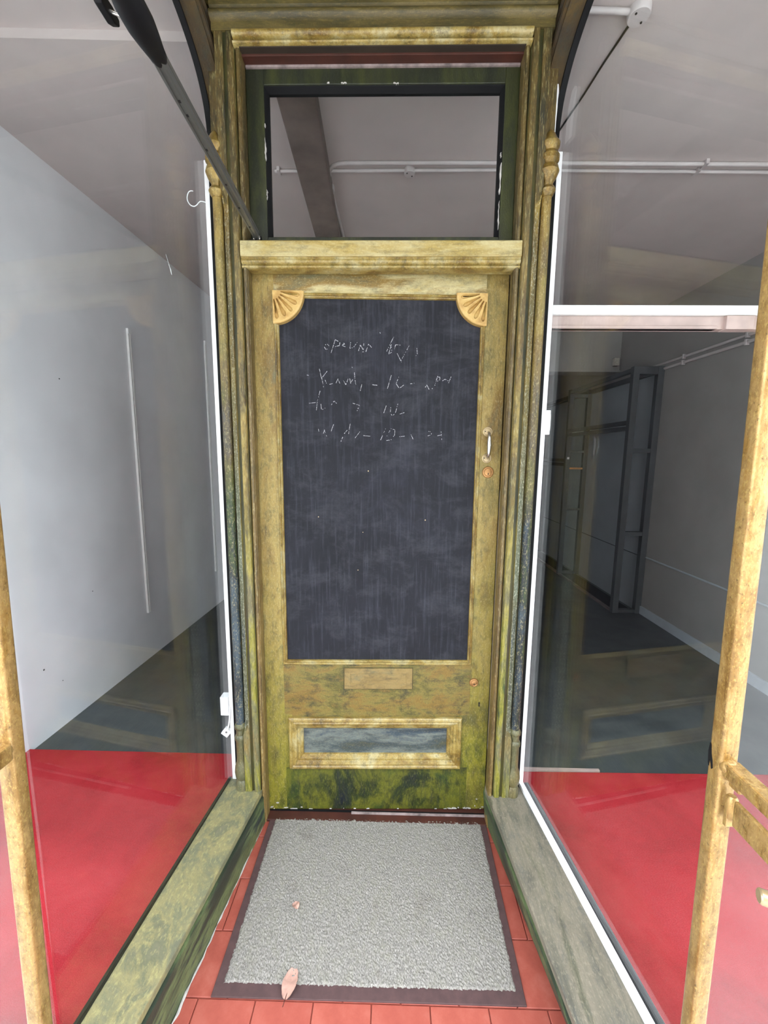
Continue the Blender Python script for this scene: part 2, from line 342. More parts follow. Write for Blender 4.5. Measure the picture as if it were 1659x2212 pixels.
struct(m.build('ceiling', 'ceiling_paint'), 'mauve white painted shop ceiling', 'ceiling')
m = M()
for xa, xb, dz in ((-1.9, -.2, .03), (-.2, 2.6, .0)):
    m.add([(xa, -.72, cz(xa) + dz), (xb, -.72, cz(xb) + dz), (xb, .165, cz(xb) + dz), (xa, .165, cz(xa) + dz),
           (xa, -.72, 3.1), (xb, -.72, 3.1), (xb, .165, 3.1), (xa, .165, 3.1)],
          [(3, 2, 1, 0), (4, 5, 6, 7), (0, 1, 5, 4), (1, 2, 6, 5), (2, 3, 7, 6), (3, 0, 4, 7)])
struct(m.build('ceiling.001', 'ceiling_paint'), 'strip of ceiling over the display windows, one step higher', 'ceiling')
m = M(); m.box(-1.6, 2.349, 2.95, 3.1, 2.29, 2.9)
m.box(-1.6, 2.349, 2.93, 3.12, 2.28, 2.30)
struct(m.build('ceiling_beam', 'grey_wall_paint'), 'deep painted downstand crossing the shop ahead of the dark back room', 'beam')
m = M()
A = [(-.390, .19), (-.247, .19), (-.345, 2.95), (-.495, 2.95)]
m.prism(A, 2.71, 2.86)
struct(m.build('ceiling_beam.001', 'beam_brown', None, .006), 'brownish boxed beam running back along the ceiling, seen through the transom', 'beam')
m = M(); m.box(2.334, 2.35, -.66, 2.23, 0, .075)
struct(m.build('baseboard_right', 'skirting_paint', None, .003), 'pale skirting at the foot of the grey wall', 'skirting')
m = M()
m.box(.59, 2.35, .115, .15, 1.909, 1.941)
r = root('trim_5', (.59, .13, 1.909), 'white painted timber rail crossing behind the side glass', 'rail', None, 'structure')
m.build('batten', 'white_paint', r, .003)
m = M(); m.box(.59, 2.35, .128, .16, 1.866, 1.909); m.box(.59, 1.17, .122, .15, 1.866, 1.876); m.build('backing_board', 'pinkish_timber', r, .002)
m = M(); m.box(1.19, 1.285, .112, .15, 1.862, 1.907); m.build('end_block', 'pinkish_timber', r, .002)

# red carpeted display floors
def carpet(pts, label, edge):
    m = M(); m.prism(pts, 0, .018)
    o = root('carpet', (pts[0][0], pts[0][1], 0), label, 'carpet')
    m.build('pile', 'red_carpet', o, .004)
    if edge:
        m = M(); m.box(edge[0], edge[1], edge[2], edge[2] + .012, 0, .020); m.build('edge_strip', 'pinkish_timber', o)
    return o
carpet([(-1.69, -.655), (-.640, -.655), (-.570, .10), (-.50, .14), (-.50, .345), (-1.668, .345)], 'red display window carpet beside the pale wall', None)
carpet([(.656, -.655), (2.33, -.655), (2.33, .30), (.50, .275), (.50, .14), (.562, .10)], 'red display window carpet beside the white floor bead', (.60, 1.0, .288))

# ---------------------------------------------------------------- street side
m = M(); m.box(-9, 9, -12, -.74, -.12, -.03)
struct(m.build('pavement', 'pavement_grey'), 'grey street pavement outside the entrance', 'pavement')
m = M(); m.box(-9, 9, -13.5, -11.5, -.12, 12)
struct(m.build('added_street_wall', 'render_wall'), 'plain terrace added across the street, unseen, shading the entrance', 'building')  # added block, its width and height set to keep light off the door
m = M(); m.box(-2.6, 3.3, -1.32, -.64, 2.735, 6.5)
struct(m.build('wall_front', 'facade_paint'), 'painted shop fascia above the windows, unseen, deepened to shade the lobby', 'wall')  # unseen fascia, its projection lengthened to darken the lobby top and transom reflection
m = M(); m.box(-3.6, -1.70, -.74, -.60, -.05, 2.735); m.box(2.345, 4.2, -.74, -.60, -.05, 2.735)
struct(m.build('wall_front.001', 'facade_paint'), 'piers at the two ends of the shop front', 'wall')
m = M(); m.prism([(-.640, -.64), (.655, -.64), (.566, .12), (-.566, .12)], 2.735, 2.79)
struct(m.build('ceiling.002', 'paint_head'), 'dark boarded soffit over the entrance lobby', 'ceiling')
m = M(); m.box(-1.70, -.652, -.70, -.66, -.03, .138); m.box(.672, 2.345, -.70, -.66, -.03, .138)
struct(m.build('wall_front.002', 'paint_sill_side', None, .004), 'low painted riser under the front display windows', 'wall')

# lobby floor of quarry tiles: every tile its own piece
fl = root('floor.001', (0, -.34, 0), 'red quarry tiled lobby floor under the grey mat', 'floor', None, 'structure')
m = M(); m.box(-.535, .575, -.735, .10, -.03, -.006); m.build('grout_bed', 'grout', fl)
T = .1524; tile_me = {}
for j in range(6):
    y1 = .10 - j * T; y0 = y1 - T + .0025
    for i in range(-1, 8):
        x0 = -.60 + i * T + (T / 2 if j % 2 else 0); x1 = x0 + T - .0025
        x0 = max(x0, -.52); x1 = min(x1, .565)
        if x1 - x0 < .02: continue
        key = round(x1 - x0, 3)
        if key not in tile_me:
            mm = M(); mm.box(-(x1 - x0) / 2, (x1 - x0) / 2, -(T - .0025) / 2, (T - .0025) / 2, -.016, 0)
            o = mm.build('tile', 'quarry_tile', fl, .0015, seg=1, local=True); tile_me[key] = o.data
        else:
            o = bpy.data.objects.new('tile', tile_me[key]); COL.objects.link(o); o.parent = fl
        o.location = ((x0 + x1) / 2, (y0 + y1) / 2 + .34, random.uniform(-.0012, 0))
m = M(); m.box(-.436, .436, .012, .12, -.006, .008)
ts = root('trim_6', (0, .06, 0), 'worn red brown threshold under the door', 'threshold', None, 'structure')
m.build('sill_board', 'red_brown_timber', ts, .003)
m = M(); m.box(-.10, .428, .044, .052, .008, .014); m.build('weather_strip', 'faded_strip', ts, .001)
m = M(); m.box(-.43, .43, .052, .060, .0075, .0115); m.build('door_gap_shade', 'black_rubber', ts)  # black strip put in for the shaded gap under the door

# ================================================================ DOOR SURROUND
def mir(pts, s): return [(x * s, y) for x, y in pts]
def post(s, name, label):
    r = root(name, (s * .48, .05, .138), label, 'door post', None, 'structure')
    def ring(z, c):
        # the far corner carries a stop-chamfer
        p = [(-.540, .10), (-.540, .045), (-.501, .045), (-.501, max(.0255 * c, .0008)), (-.501 + max(.0230 * c, .0008), .0006), (-.4770, .0006), (-.4758, .013), (-.4662, .013), (-.4650, 0),
             (-.449, 0), (-.4465, .003), (-.4435, .016), (-.4435, .10)]
        return [(x * -s, y, z) for x, y in p]
    m = M(); m.loft([ring(z, c) for z, c in ((.138, 0), (.375, 0), (.392, .55), (.42, 1), (2.19, 1), (2.225, .55), (2.245, 0), (2.666, 0))])
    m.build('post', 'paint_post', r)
    m = M(); m.box(*sorted((s * .4764, s * .4656)), .0055, .0128, .139, 2.666); m.build('groove', 'paint_groove_shade', r)
    m = M(); m.box(*sorted((s * .4465, s * .4432)), .009, .020, .139, 2.63); m.build('groove', 'paint_groove_shade', r)
    # rubbed chamfer face, with fine reeds along it
    def cham(z, c):
        q = [(-.5012, .0255 * c), (-.4968, .0195 * c), (-.4960, .0200 * c), (-.4905, .0128 * c), (-.4897, .0135 * c), (-.4845, .0064 * c), (-.4837, .0070 * c), (-.4775, .0004)]
        return [(x * -s, y - .0022 * c, z) for x, y in q] + [(-.4790 * -s, .006, z), (-.4985 * -s, .026, z)]
    m = M(); m.loft([cham(z, c) for z, c in ((.392, .55), (.42, 1), (2.19, 1), (2.225, .55))]); m.build('chamfer_face', 'paint_chamfer', r)
    m = M()
    bead = [(-.443, .014)] + [(-.4345 - .0068 * math.cos(math.pi * k / 8), .013 - .0075 * math.sin(math.pi * k / 8)) for k in range(9)] + [(-.4265, .014), (-.4265, .050), (-.4365, .050), (-.4365, .10), (-.443, .10)]
    m.prism(mir(bead, -s), .0, 2.03)
    m.prism(mir(bead, -s), 2.085, 2.632)
    m.build('door_stop', 'paint_bead', r, smooth=True)
    m = M()
    prof = [(.138, .0235), (.17, .0235), (.178, .018), (.19, .0245), (.212, .0268), (.236, .0245), (.252, .0185), (.262, .0175), (.338, .0175), (.346, .0208), (.354, .0215), (.361, .0195), (.365, .0160),
            (.386, .0160), (.391, .0200), (.399, .0212), (.405, .0190), (.412, .0155), (1.2, .0150), (2.222, .0150), (2.230, .0185), (2.240, .0215), (2.248, .0190), (2.252, .0150),
            (2.262, .0160), (2.275, .0215), (2.292, .0262), (2.306, .0235), (2.311, .0185), (2.322, .0250), (2.335, .0255), (2.343, .0200), (2.348, .0195), (2.360, .0245), (2.370, .0250), (2.380, .0205), (2.40, .0130), (2.412, .004)]
    cut = [i for i, p in enumerate(prof) if p[0] in (.412, 2.222)]
    m.lathe(prof[cut[0]:cut[1] + 1], (s * .519, .021, 0), n=20); m.build('colonnette_shaft', 'paint_column', r, smooth=True)
    m = M(); m.lathe(prof[:cut[0] + 1], (s * .519, .021, 0), n=24); m.build('colonnette_base', 'paint_turning_low', r, smooth=True)
    m = M(); m.lathe([(z, .015 + (q - .015) * 1.5 if q > .015 else q) for z, q in prof[cut[1]:]], (s * .519, .019, 0), n=28); m.build('colonnette_capital', 'paint_turning', r, smooth=True)
    m = M(); m.box(*sorted((s * .541, s * .556)), .05, .10, .138, 2.42); m.build('gap_shade_strip', 'black_rubber', r)  # black strip fills the gap by the glazing bead, its shade put in as colour
    return r
post(-1, 'trim_1', 'mottled door post on the hinge side, with a turned colonnette')
post(1, 'trim_2', 'mottled door post on the lock side, with a turned colonnette')

r = root('trim_3', (0, 0, 2.66), 'dark gold moulded door head above the transom light', 'door head', None, 'structure')
def arcp(cy_, cz_, r_, a0, a1, n=7): return [(cy_ + r_ * math.cos(math.radians(lerp(a0, a1, k / (n - 1)))), cz_ + r_ * math.sin(math.radians(lerp(a0, a1, k / (n - 1))))) for k in range(n)]
m = M()
m.prism([(.10, 2.735), (-.012, 2.735), (-.012, 2.722), (-.006, 2.718)] + arcp(-.004, 2.7035, .0125, 100, 250) + [(-.006, 2.690), (.0, 2.688), (.0, 2.667), (.10, 2.667)], -.508, .508, 'x')
m.build('frieze', 'paint_head', r, smooth=True)
m = M()
m.prism([(.10, 2.667), (-.003, 2.667), (-.003, 2.663)] + arcp(-.005, 2.6535, .0098, 95, 265) + [(.002, 2.6425), (.002, 2.637)] + arcp(-.004, 2.6315, .0045, 90, 270, 5) + [(.004, 2.6262), (.10, 2.6262)], -.4435, .4435, 'x')
m.build('bead_moulding', 'paint_moulding', r, smooth=True)
m = M(); m.box(-.427, .427, .022, .052, 2.618, 2.6265); m.build('stop_lath', 'red_brown_timber', r, .001)
m = M(); m.box(-.427, .427, .002, .022, 2.6235, 2.6265); m.build('reveal_board', 'dark_brown_timber', r)
m = M(); m.box(-.425, .425, .050, .056, 2.611, 2.6185); m.build('draught_strip', 'faded_strip', r)

r = root('trim_4', (0, 0, 2.05), 'gold painted transom bar between the door and the light above', 'transom', None, 'structure')
m = M()
m.prism([(.10, 2.088), (-.005, 2.088), (-.007, 2.085), (-.007, 2.045), (-.004, 2.042), (.10, 2.042)], -.443, .443, 'x'); m.build('bar', 'paint_bar', r)
m = M()
m.prism([(.10, 2.042), (.000, 2.042), (.000, 2.038)] + arcp(.006, 2.031, .0075, 130, 235, 6) + [(.008, 2.021)] + arcp(.009, 2.0165, .0045, 90, 270, 6) + [(.012, 2.011), (.050, 2.011), (.050, 2.030), (.10, 2.030)], -.443, .443, 'x')
m.build('bead_moulding', 'paint_moulding', r, smooth=True)

# transom light
wn = root('window_1', (0, .06, 2.09), 'green framed fixed light over the door', 'window', None, 'structure')
for xa, xb in ((-.428, -.372), (.384, .428)):
    m = M(); m.box(xa, xb, .056, .10, 2.088, 2.622); m.build('stile', 'paint_transom', wn, .002)
m = M(); m.box(-.372, .384, .056, .10, 2.568, 2.622); m.build('rail', 'paint_transom', wn, .002)
m = M(); m.box(-.372, .384, .056, .10, 2.088, 2.128); m.build('rail', 'paint_transom', wn, .002)
m = M(); m.rect_ring(-.372, .384, 2.128, 2.568, [(0, .060), (.0015, .062), (.010, .078), (.0105, .088)]); m.build('putty_bead', 'black_rubber', wn)
m = M(); m.box(-.366, .378, .080, .084, 2.134, 2.562); m.build('pane', 'window_glass', wn)
def flake(x, z0, z1, wd, horizontal=False):
    n = 9; a = []; b = []
    for k in range(n + 1):
        t_ = lerp(z0, z1, k / n); e = wd * (.25 + .75 * random.random()) * (0.3 if k in (0, n) else 1); o_ = random.uniform(-.0012, .0012)
        a.append((x + o_ - e * .5, t_)); b.append((x + o_ + e * .5, t_))
    pts = a + b[::-1]
    if horizontal: pts = [(z, q) for q, z in pts]
    m = M(); m.prism(pts, .0548, .0612, 'y'); m.build('paint_flake', 'worn_white_paint', wn)
flake(.3805, 2.255, 2.345, .0055); flake(.3800, 2.150, 2.235, .0045); flake(.3790, 2.360, 2.375, .003)
flake(-.3715, 2.355, 2.42, .004); flake(-.370, 2.24, 2.27, .003); flake(-.371, 2.45, 2.46, .003)
flake(2.5695, .035, .052, .004, True); flake(2.5715, -.172, -.164, .006, True); flake(2.571, -.128, -.110, .005, True)

# ================================================================ SIDE WINDOWS
def gx(s, y): return s * (.578 + (.075 - y) * (.0965 if s < 0 else .122))
arch = [(.101, 2.36), (.099, 2.42), (.094, 2.48), (.078, 2.54), (.047, 2.595), (.006, 2.638), (-.045, 2.675), (-.10, 2.702), (-.18, 2.720), (-.32, 2.730), (-.655, 2.732)]
def _cr(P, n=5):      # smooth curve through the measured arch points
    out = []
    for i in range(len(P) - 1):
        p0 = Vector(P[max(i - 1, 0)]); p1 = Vector(P[i]); p2 = Vector(P[i + 1]); p3 = Vector(P[min(i + 2, len(P) - 1)])
        for k in range(n):
            t = k / n
            q = .5 * (2 * p1 + (p2 - p0) * t + (2 * p0 - 5 * p1 + 4 * p2 - p3) * t * t + (3 * p1 - p0 - 3 * p2 + p3) * t ** 3); out.append((q.x, q.y))
    return out + [P[-1]]
arch = _cr(arch)
def shear(m, s):
    m.v = [(x + gx(s, y) - gx(s, .075), y, z) for x, y, z in m.v]; return m
def side_window(s, name, label):
    r = root(name, (s * .6, -.3, .138), label, 'window', None, 'structure')
    m = M()
    m.prism([(gx(s, .088) - .003, .088), (gx(s, .088) + .003, .088), (gx(s, -.683) + .003, -.683), (gx(s, -.683) - .003, -.683)], .138, 2.736); m.build('pane', 'window_glass', r)
    m = M(); m.box(*sorted((s * .5555, s * .5755)), .060, .082, .128, 2.38 if s > 0 else 2.36)
    m.build('glazing_bead', 'white_paint', r, .002)
    lo, hi = sorted((s * .512, s * .5745))
    m = M(); m.prism(arch + [(-.655, 2.736), (.13, 2.736), (.13, 2.36)], lo, hi, 'x'); shear(m, s); m.build('spandrel', 'paint_spandrel', r, smooth=True)
    # ribs that follow the arch on the lobby face
    for off, w_, h_ in ((.010, .007, .008), (.030, .006, .005), (.052, .008, .007)):
        m = M(); rings = []
        for k, (y, z) in enumerate(arch[:-2]):
            a = arch[max(k - 1, 0)]; b = arch[min(k + 1, len(arch) - 1)]
            d = Vector((b[0] - a[0], b[1] - a[1])).normalized(); nn = Vector((d.y, -d.x))   # towards the spandrel
            c = Vector((y, z)) + nn * off
            if c.y > 2.732: c.y = 2.732
            e0 = c - nn * w_ * .5; e1 = c + nn * w_ * .5
            x0 = s * .512; x1 = s * (.512 - h_)
            rings.append([(x0, e0.x, e0.y), (x1, c.x - nn.x * w_ * .2, c.y - nn.y * w_ * .2), (x1, c.x + nn.x * w_ * .2, c.y + nn.y * w_ * .2), (x0, e1.x, e1.y)])
        m.loft(rings); shear(m, s); m.build('rib', 'paint_spandrel', r, smooth=True)
    # dark rebate under the arch
    m = M(); rings = []
    for k, (y, z) in enumerate(arch[:-1]):
        a = arch[max(k - 1, 0)]; b = arch[min(k + 1, len(arch) - 1)]
        d = Vector((b[0] - a[0], b[1] - a[1])).normalized(); nn = Vector((d.y, -d.x))
        p = Vector((y, z)); q = p - nn * .006
        rings.append([(s * .556, p.x, p.y), (s * .574, p.x, p.y), (s * .574, q.x, q.y), (s * .556, q.x, q.y)])
    m.loft(rings); shear(m, s); m.build('rebate', 'black_rubber', r, smooth=True)
    return r
wl = side_window(-1, 'window_2', 'side pane in front of the pale wall')
wr = side_window(1, 'window_3', 'side pane with the white floor bead')
# floor beads along the side glass
def strip(parent, name, mat, pa, pb, wd, z0, z1, side):
    a = Vector(pa); b = Vector(pb); n_ = Vector((0, 0))
    m = M(); m.prism([pa, (pa[0] + wd * side, pa[1]), (pb[0] + wd * side, pb[1]), pb], z0, z1); return m.build(name, mat, parent, .0015)
strip(wr, 'glazing_bead', 'white_paint', (gx(1, .07) - .020, .07), (gx(1, -.655) - .024, -.655), .018, .130, .151, 1)
strip(wr, 'inner_bead', 'black_rubber', (gx(1, .07) + .004, .07), (gx(1, -.655) + .004, -.655), .016, .018, .145, 1)
strip(wl, 'inner_bead', 'black_rubber', (gx(-1, .07) - .004, .07), (gx(-1, -.655) - .004, -.655), .010, .018, .140, -1)
# bare white and orange timber where the veneer has come off the arch
m = M(); rings = []
for y, z in ((.094, 2.405), (.094, 2.43), (.092, 2.48), (.084, 2.54), (.069, 2.592)):
    t_ = .0 if z in (2.405, 2.592) else 1.0
    rings.append([(.513, y - .002, z), (.513, y - .002 - .008 * t_ - .001, z), (.541, y - .008 - .010 * t_, z), (.556, y - .008, z)])
m.loft(rings); m.build('bare_timber', 'white_paint', wr)
m = M(); rings = []
for y, z in ((.094, 2.45), (.091, 2.49), (.083, 2.54), (.069, 2.592)):
    rings.append([(.509, y - .004, z), (.509, y - .014, z), (.5135, y - .016, z), (.5135, y - .004, z)])
m.loft(rings); m.build('bare_timber', 'raw_wood', wr)

# front panes
m = M(); m.box(-1.70, -.666, -.685, -.679, .138, 2.736)
o = root('window_4', (-1.2, -.68, .138), 'front display pane before the pale wall', 'window', None, 'structure'); m.build('pane', 'window_glass', o)
m = M(); m.box(.686, 2.345, -.685, -.679, .138, 2.736)
o = root('window_5', (1.5, -.68, .138), 'front display pane before the grey wall', 'window', None, 'structure'); m.build('pane', 'window_glass', o)

# ================================================================ LOW SILLS BESIDE THE LOBBY
def sill(name, label, top, base, mat_top, mat_side):
    r = root(name, (top[0][0], -.3, 0), label, 'window sill', None, 'structure')
    m = M(); m.prism(top, .112, .138); m.build('sill_cap', mat_top, r, .004)
    m = M(); ib = [(p[0] * .985, p[1] - .004 if p[1] > 0 else p[1]) for p in top]
    m.loft([[(x, y, -.005) for x, y in base], [(x, y, .112) for x, y in ib]]); m.build('riser', mat_side, r)
    return r
topL = [(-.580, .088), (-.470, .052), (-.454, .046), (-.444, .036), (-.440, .020), (-.4415, .006), (-.5270, -.700), (-.652, -.700)]
baseL = [(-.578, .086), (-.470, .050), (-.450, .046), (-.436, .040), (-.430, .030), (-.431, .010), (-.507, -.700), (-.652, -.700)]
sl = sill('trim_7', 'low sill with scratched yellow green top, white crust along its foot', topL, baseL, 'paint_sill_top', 'paint_sill_side')
topR = [(.575, .09), (.462, .094), (.446, .088), (.433, .074), (.425, .055), (.4235, .035), (.426, .015), (.4865, -.700), (.672, -.700)]
baseR = [(.575, .088), (.462, .092), (.448, .086), (.437, .074), (.431, .055), (.4305, .035), (.433, .015), (.535, -.700), (.672, -.700)]
sill('trim_8', 'low sill with rounded end and worn grey brown top beside the white bead', topR, baseR, 'paint_sill_worn', 'paint_sill_side')
m = M(); pts = []
for k in range(36):
    t_ = k / 35; pts.append((lerp(-.433, -.500, t_) + random.uniform(-.002, .003), lerp(.03, -.66, t_), random.uniform(-.001, .004)))
m.tube(pts, [random.uniform(.0012, .0042) for _ in pts], 7); m.build('caulk_line', 'caulk', sl)
# ================================================================ THE DOOR (hinged at one side, standing a finger ajar)
dr = root('door_1', (-.430, .055, .012), 'mottled gold and green shop door with a blackboard panel, slightly ajar', 'door', None, 'structure', math.radians(1.68))
W, H, TH = .862, 2.014, .042
def dpart(m, name, mat, **k): return m.build(name, mat, dr, local=True, **k)
for xa, xb in ((0, .072), (.787, W)):
    m = M(); m.box(xa, xb, 0, TH, 0, H); dpart(m, 'stile', 'paint_door', bevel=.0015)
for xa, xb in ((.0715, .100), (.746, .7875)):
    m = M(); m.box(xa, xb, .0002, TH, .185, .41); dpart(m, 'stile', 'paint_door')
m = M(); m.box(.0715, .7875, .0004, TH, 1.945, H - .0005); dpart(m, 'top_rail', 'paint_rail', bevel=.001)
m = M(); m.box(.0715, .7875, .0004, TH, .390, .618); dpart(m, 'lock_rail', 'paint_lock_rail', bevel=.001)
m = M(); m.box(.0715, .7875, .0004, TH, .0, .200); dpart(m, 'bottom_rail', 'paint_bottom_rail', bevel=.001)
m = M(); m.box(.070, .790, .014, .028, .60, 1.96); o = dpart(m, 'chalkboard', 'chalkboard_paint'); o['label'] = 'black chalkboard with rubbed out chalk writing'
m = M(); m.rect_ring(.0715, .7875, .6175, 1.9455, [(0, .001), (.0015, -.003), (.005, -.0045), (.008, -.001), (.009, .004), (.0115, .005), (.0135, .009), (.014, .0145)]); dpart(m, 'board_moulding', 'paint_moulding')
m = M(); m.box(.090, .760, .012, .030, .19, .405); o = dpart(m, 'panel', 'paint_panel'); o['label'] = 'slate blue sunk panel'
m = M(); m.rect_ring(.088, .758, .186, .402, [(0, .001), (0, -.010), (.004, -.014), (.011, -.015), (.015, -.010), (.018, -.010), (.022, -.013), (.030, -.010), (.034, -.004), (.040, -.004), (.044, .002), (.052, .006), (.054, .0125)]); dpart(m, 'panel_moulding', 'paint_moulding')
m = M(); m.rect_ring(.3005, .5655, .5175, .6065, [(0, -.0002), (.0025, -.0002)]); dpart(m, 'plate_painted_shade', 'paint_groove_shade')  # flat dark outline painted for the shade of a slot round the plate
m = M(); m.box(.303, .563, -.0034, .003, .520, .604); o = dpart(m, 'letter_plate', 'paint_letter', bevel=.0012)
m = M(); m.rect_ring(.325, .541, .540, .584, [(0, -.0033), (.001, -.0048), (.003, -.0048), (.004, -.0033)]); dpart(m, 'letter_flap', 'paint_letter')

# quarter fans in the two upper corners of the board
def fan(sx):
    R, n, mth = .104, 64, 26
    c = (.0700 if sx > 0 else .7895, 1.9485)
    flutes = [math.radians(a) for a in (9, 27, 45, 63, 81)]
    v = []; f = []
    def h(r, t):
        d = 0.0
        for a in flutes:
            al = r * math.cos(t - a); ac = abs(r * math.sin(t - a))
            if .028 < al < .090:
                wd = .0016 + .0054 * (al - .028) / .062
                if al > .082: wd *= max(0, (.090 - al) / .008) ** .5
                if ac < wd: d = max(d, (1 - (ac / wd) ** 2) ** .5 * .0085)
                elif ac < wd + .0018: d = min(d, 0) - .0011 * (1 - (ac - wd) / .0018) if d <= 0 else d
        edge = max(0, (r - (R - .006)) / .006)
        return -.0095 + d + edge ** 2 * .004
    for i in range(n + 1):
        for j in range(mth * 3 + 1):
            r = max(R * i / n, 1e-5); t = math.pi / 2 * j / (mth * 3)
            v.append((c[0] + sx * r * math.cos(t), h(r, t), c[1] - r * math.sin(t)))
    w_ = mth * 3 + 1
    for i in range(n):
        for j in range(w_ - 1): f.append((i * w_ + j, i * w_ + j + 1, (i + 1) * w_ + j + 1, (i + 1) * w_ + j))
    # rim
    k = len(v)
    for j in range(w_):
        x, y, z = v[n * w_ + j]; v.append((x, .0145, z))
    for j in range(w_ - 1): f.append((n * w_ + j, n * w_ + j + 1, k + j + 1, k + j))
    k2 = len(v)
    for j in (0, w_ - 1):
        for i in range(n + 1):
            x, y, z = v[i * w_ + j]; v.append((x, .0145, z))
    for q, j in enumerate((0, w_ - 1)):
        for i in range(n): f.append((i * w_ + j, (i + 1) * w_ + j, k2 + q * (n + 1) + i + 1, k2 + q * (n + 1) + i))
    m = M(); m.add(v, f); o = dpart(m, 'fan_ornament', 'fan_gilding', smooth=True); o['label'] = 'bright gilded quarter fan with five flutes'
fan(1); fan(-1)

# rubbed out writing: OPENING DAYS and opening hours, what is left of the chalk
STROKES = [[(0.2428, 1.7843), (0.238, 1.7762), (0.2426, 1.7686), (0.2517, 1.7694), (0.2547, 1.7792), (0.2482, 1.7854)], [(0.2757, 1.8003), (0.2607, 1.7566)], [(0.2757, 1.8003), (0.292, 1.7918), (0.2901, 1.7813), (0.2755, 1.7777)], [(0.2992, 1.7814), (0.3083, 1.7861), (0.3047, 1.7895), (0.2992, 1.7797), (0.3101, 1.7781)], [(0.3284, 1.7922), (0.3258, 1.773), (0.3374, 1.7749), (0.3513, 1.7925)], [(0.3557, 1.7647), (0.3619, 1.7839), (0.3721, 1.7683), (0.3739, 1.7893)], [(0.3813, 1.7632), (0.3903, 1.787), (0.4006, 1.7767)], [(0.3692, 1.7613), (0.3824, 1.7632)], [(0.4775, 1.8138), (0.4526, 1.764)], [(0.4687, 1.7869), (0.46, 1.7554), (0.4716, 1.7625), (0.4662, 1.7851)], [(0.4788, 1.7696), (0.4834, 1.786), (0.498, 1.7862), (0.5008, 1.7698)], [(0.4892, 1.7575), (0.5043, 1.7288)], [(0.5298, 1.7831), (0.5024, 1.733)], [(0.5566, 1.7764), (0.5589, 1.7565), (0.5525, 1.7484)], [(0.2199, 1.7034), (0.228, 1.668)], [(0.2466, 1.6955), (0.228, 1.6726), (0.2339, 1.6413)], [(0.2397, 1.6663), (0.244, 1.655)], [(0.2543, 1.6515), (0.2654, 1.6548)], [(0.2772, 1.656), (0.2839, 1.6704), (0.2905, 1.6555)], [(0.3031, 1.6652), (0.3115, 1.6511), (0.3197, 1.6708)], [(0.3252, 1.6726), (0.3281, 1.6559), (0.3362, 1.671)], [(0.3414, 1.6923), (0.3429, 1.671), (0.3466, 1.6514)], [(0.3669, 1.6527), (0.3621, 1.6312)], [(0.4038, 1.6521), (0.4212, 1.6505)], [(0.47, 1.6849), (0.4568, 1.6394)], [(0.4959, 1.6798), (0.487, 1.6565), (0.4983, 1.6406), (0.5137, 1.6522)], [(0.5358, 1.6564), (0.5506, 1.659)], [(0.589, 1.6451), (0.5944, 1.6531), (0.6029, 1.6381), (0.6151, 1.6418)], [(0.6314, 1.6838), (0.6215, 1.6498)], [(0.6307, 1.6813), (0.6403, 1.6796), (0.6384, 1.6689), (0.6293, 1.6663)], [(0.6477, 1.6672), (0.6576, 1.6734), (0.6688, 1.6682)], [(0.6794, 1.6844), (0.6702, 1.661)], [(0.1758, 1.586), (0.2148, 1.5907)], [(0.2216, 1.6297), (0.2111, 1.5925), (0.2078, 1.5635)], [(0.224, 1.5843), (0.2256, 1.5648), (0.2432, 1.5729)], [(0.2604, 1.5822), (0.2705, 1.5957), (0.279, 1.5871)], [(0.3354, 1.5884), (0.3585, 1.5821), (0.351, 1.5624)], [(0.4533, 1.5813), (0.4446, 1.5561)], [(0.4694, 1.5753), (0.4671, 1.5553), (0.4754, 1.5469), (0.4854, 1.5554), (0.4946, 1.5908)], [(0.5015, 1.5531), (0.5171, 1.5583)], [(0.2119, 1.5077), (0.2179, 1.4783)], [(0.2406, 1.5061), (0.231, 1.4832)], [(0.2342, 1.4961), (0.244, 1.4712)], [(0.2688, 1.5174), (0.2585, 1.4905)], [(0.3264, 1.518), (0.3203, 1.4804)], [(0.3034, 1.4813), (0.3173, 1.497)], [(0.3608, 1.4908), (0.3435, 1.4684)], [(0.2931, 1.4553), (0.3, 1.4717)], [(0.3728, 1.4772), (0.3977, 1.4752)], [(0.4515, 1.502), (0.4342, 1.4619)], [(0.4703, 1.5022), (0.4846, 1.4986), (0.4837, 1.4801), (0.4708, 1.4626), (0.455, 1.4606)], [(0.4666, 1.4947), (0.4563, 1.4762)], [(0.5008, 1.4744), (0.5222, 1.4768)], [(0.542, 1.4826), (0.5499, 1.466)], [(0.6039, 1.4942), (0.6156, 1.4925), (0.6136, 1.4814), (0.6016, 1.4783)], [(0.6363, 1.479), (0.6506, 1.4818)], [(0.6487, 1.4936), (0.6522, 1.4651)], [(0.1756, 1.6823), (0.1829, 1.681)], [(0.1647, 1.5837), (0.1683, 1.5823)], [(0.3063, 1.562), (0.3086, 1.5598)], [(0.429, 1.8263), (0.4305, 1.8229)], [(0.3326, 1.711), (0.3348, 1.7082)]]
m = M()
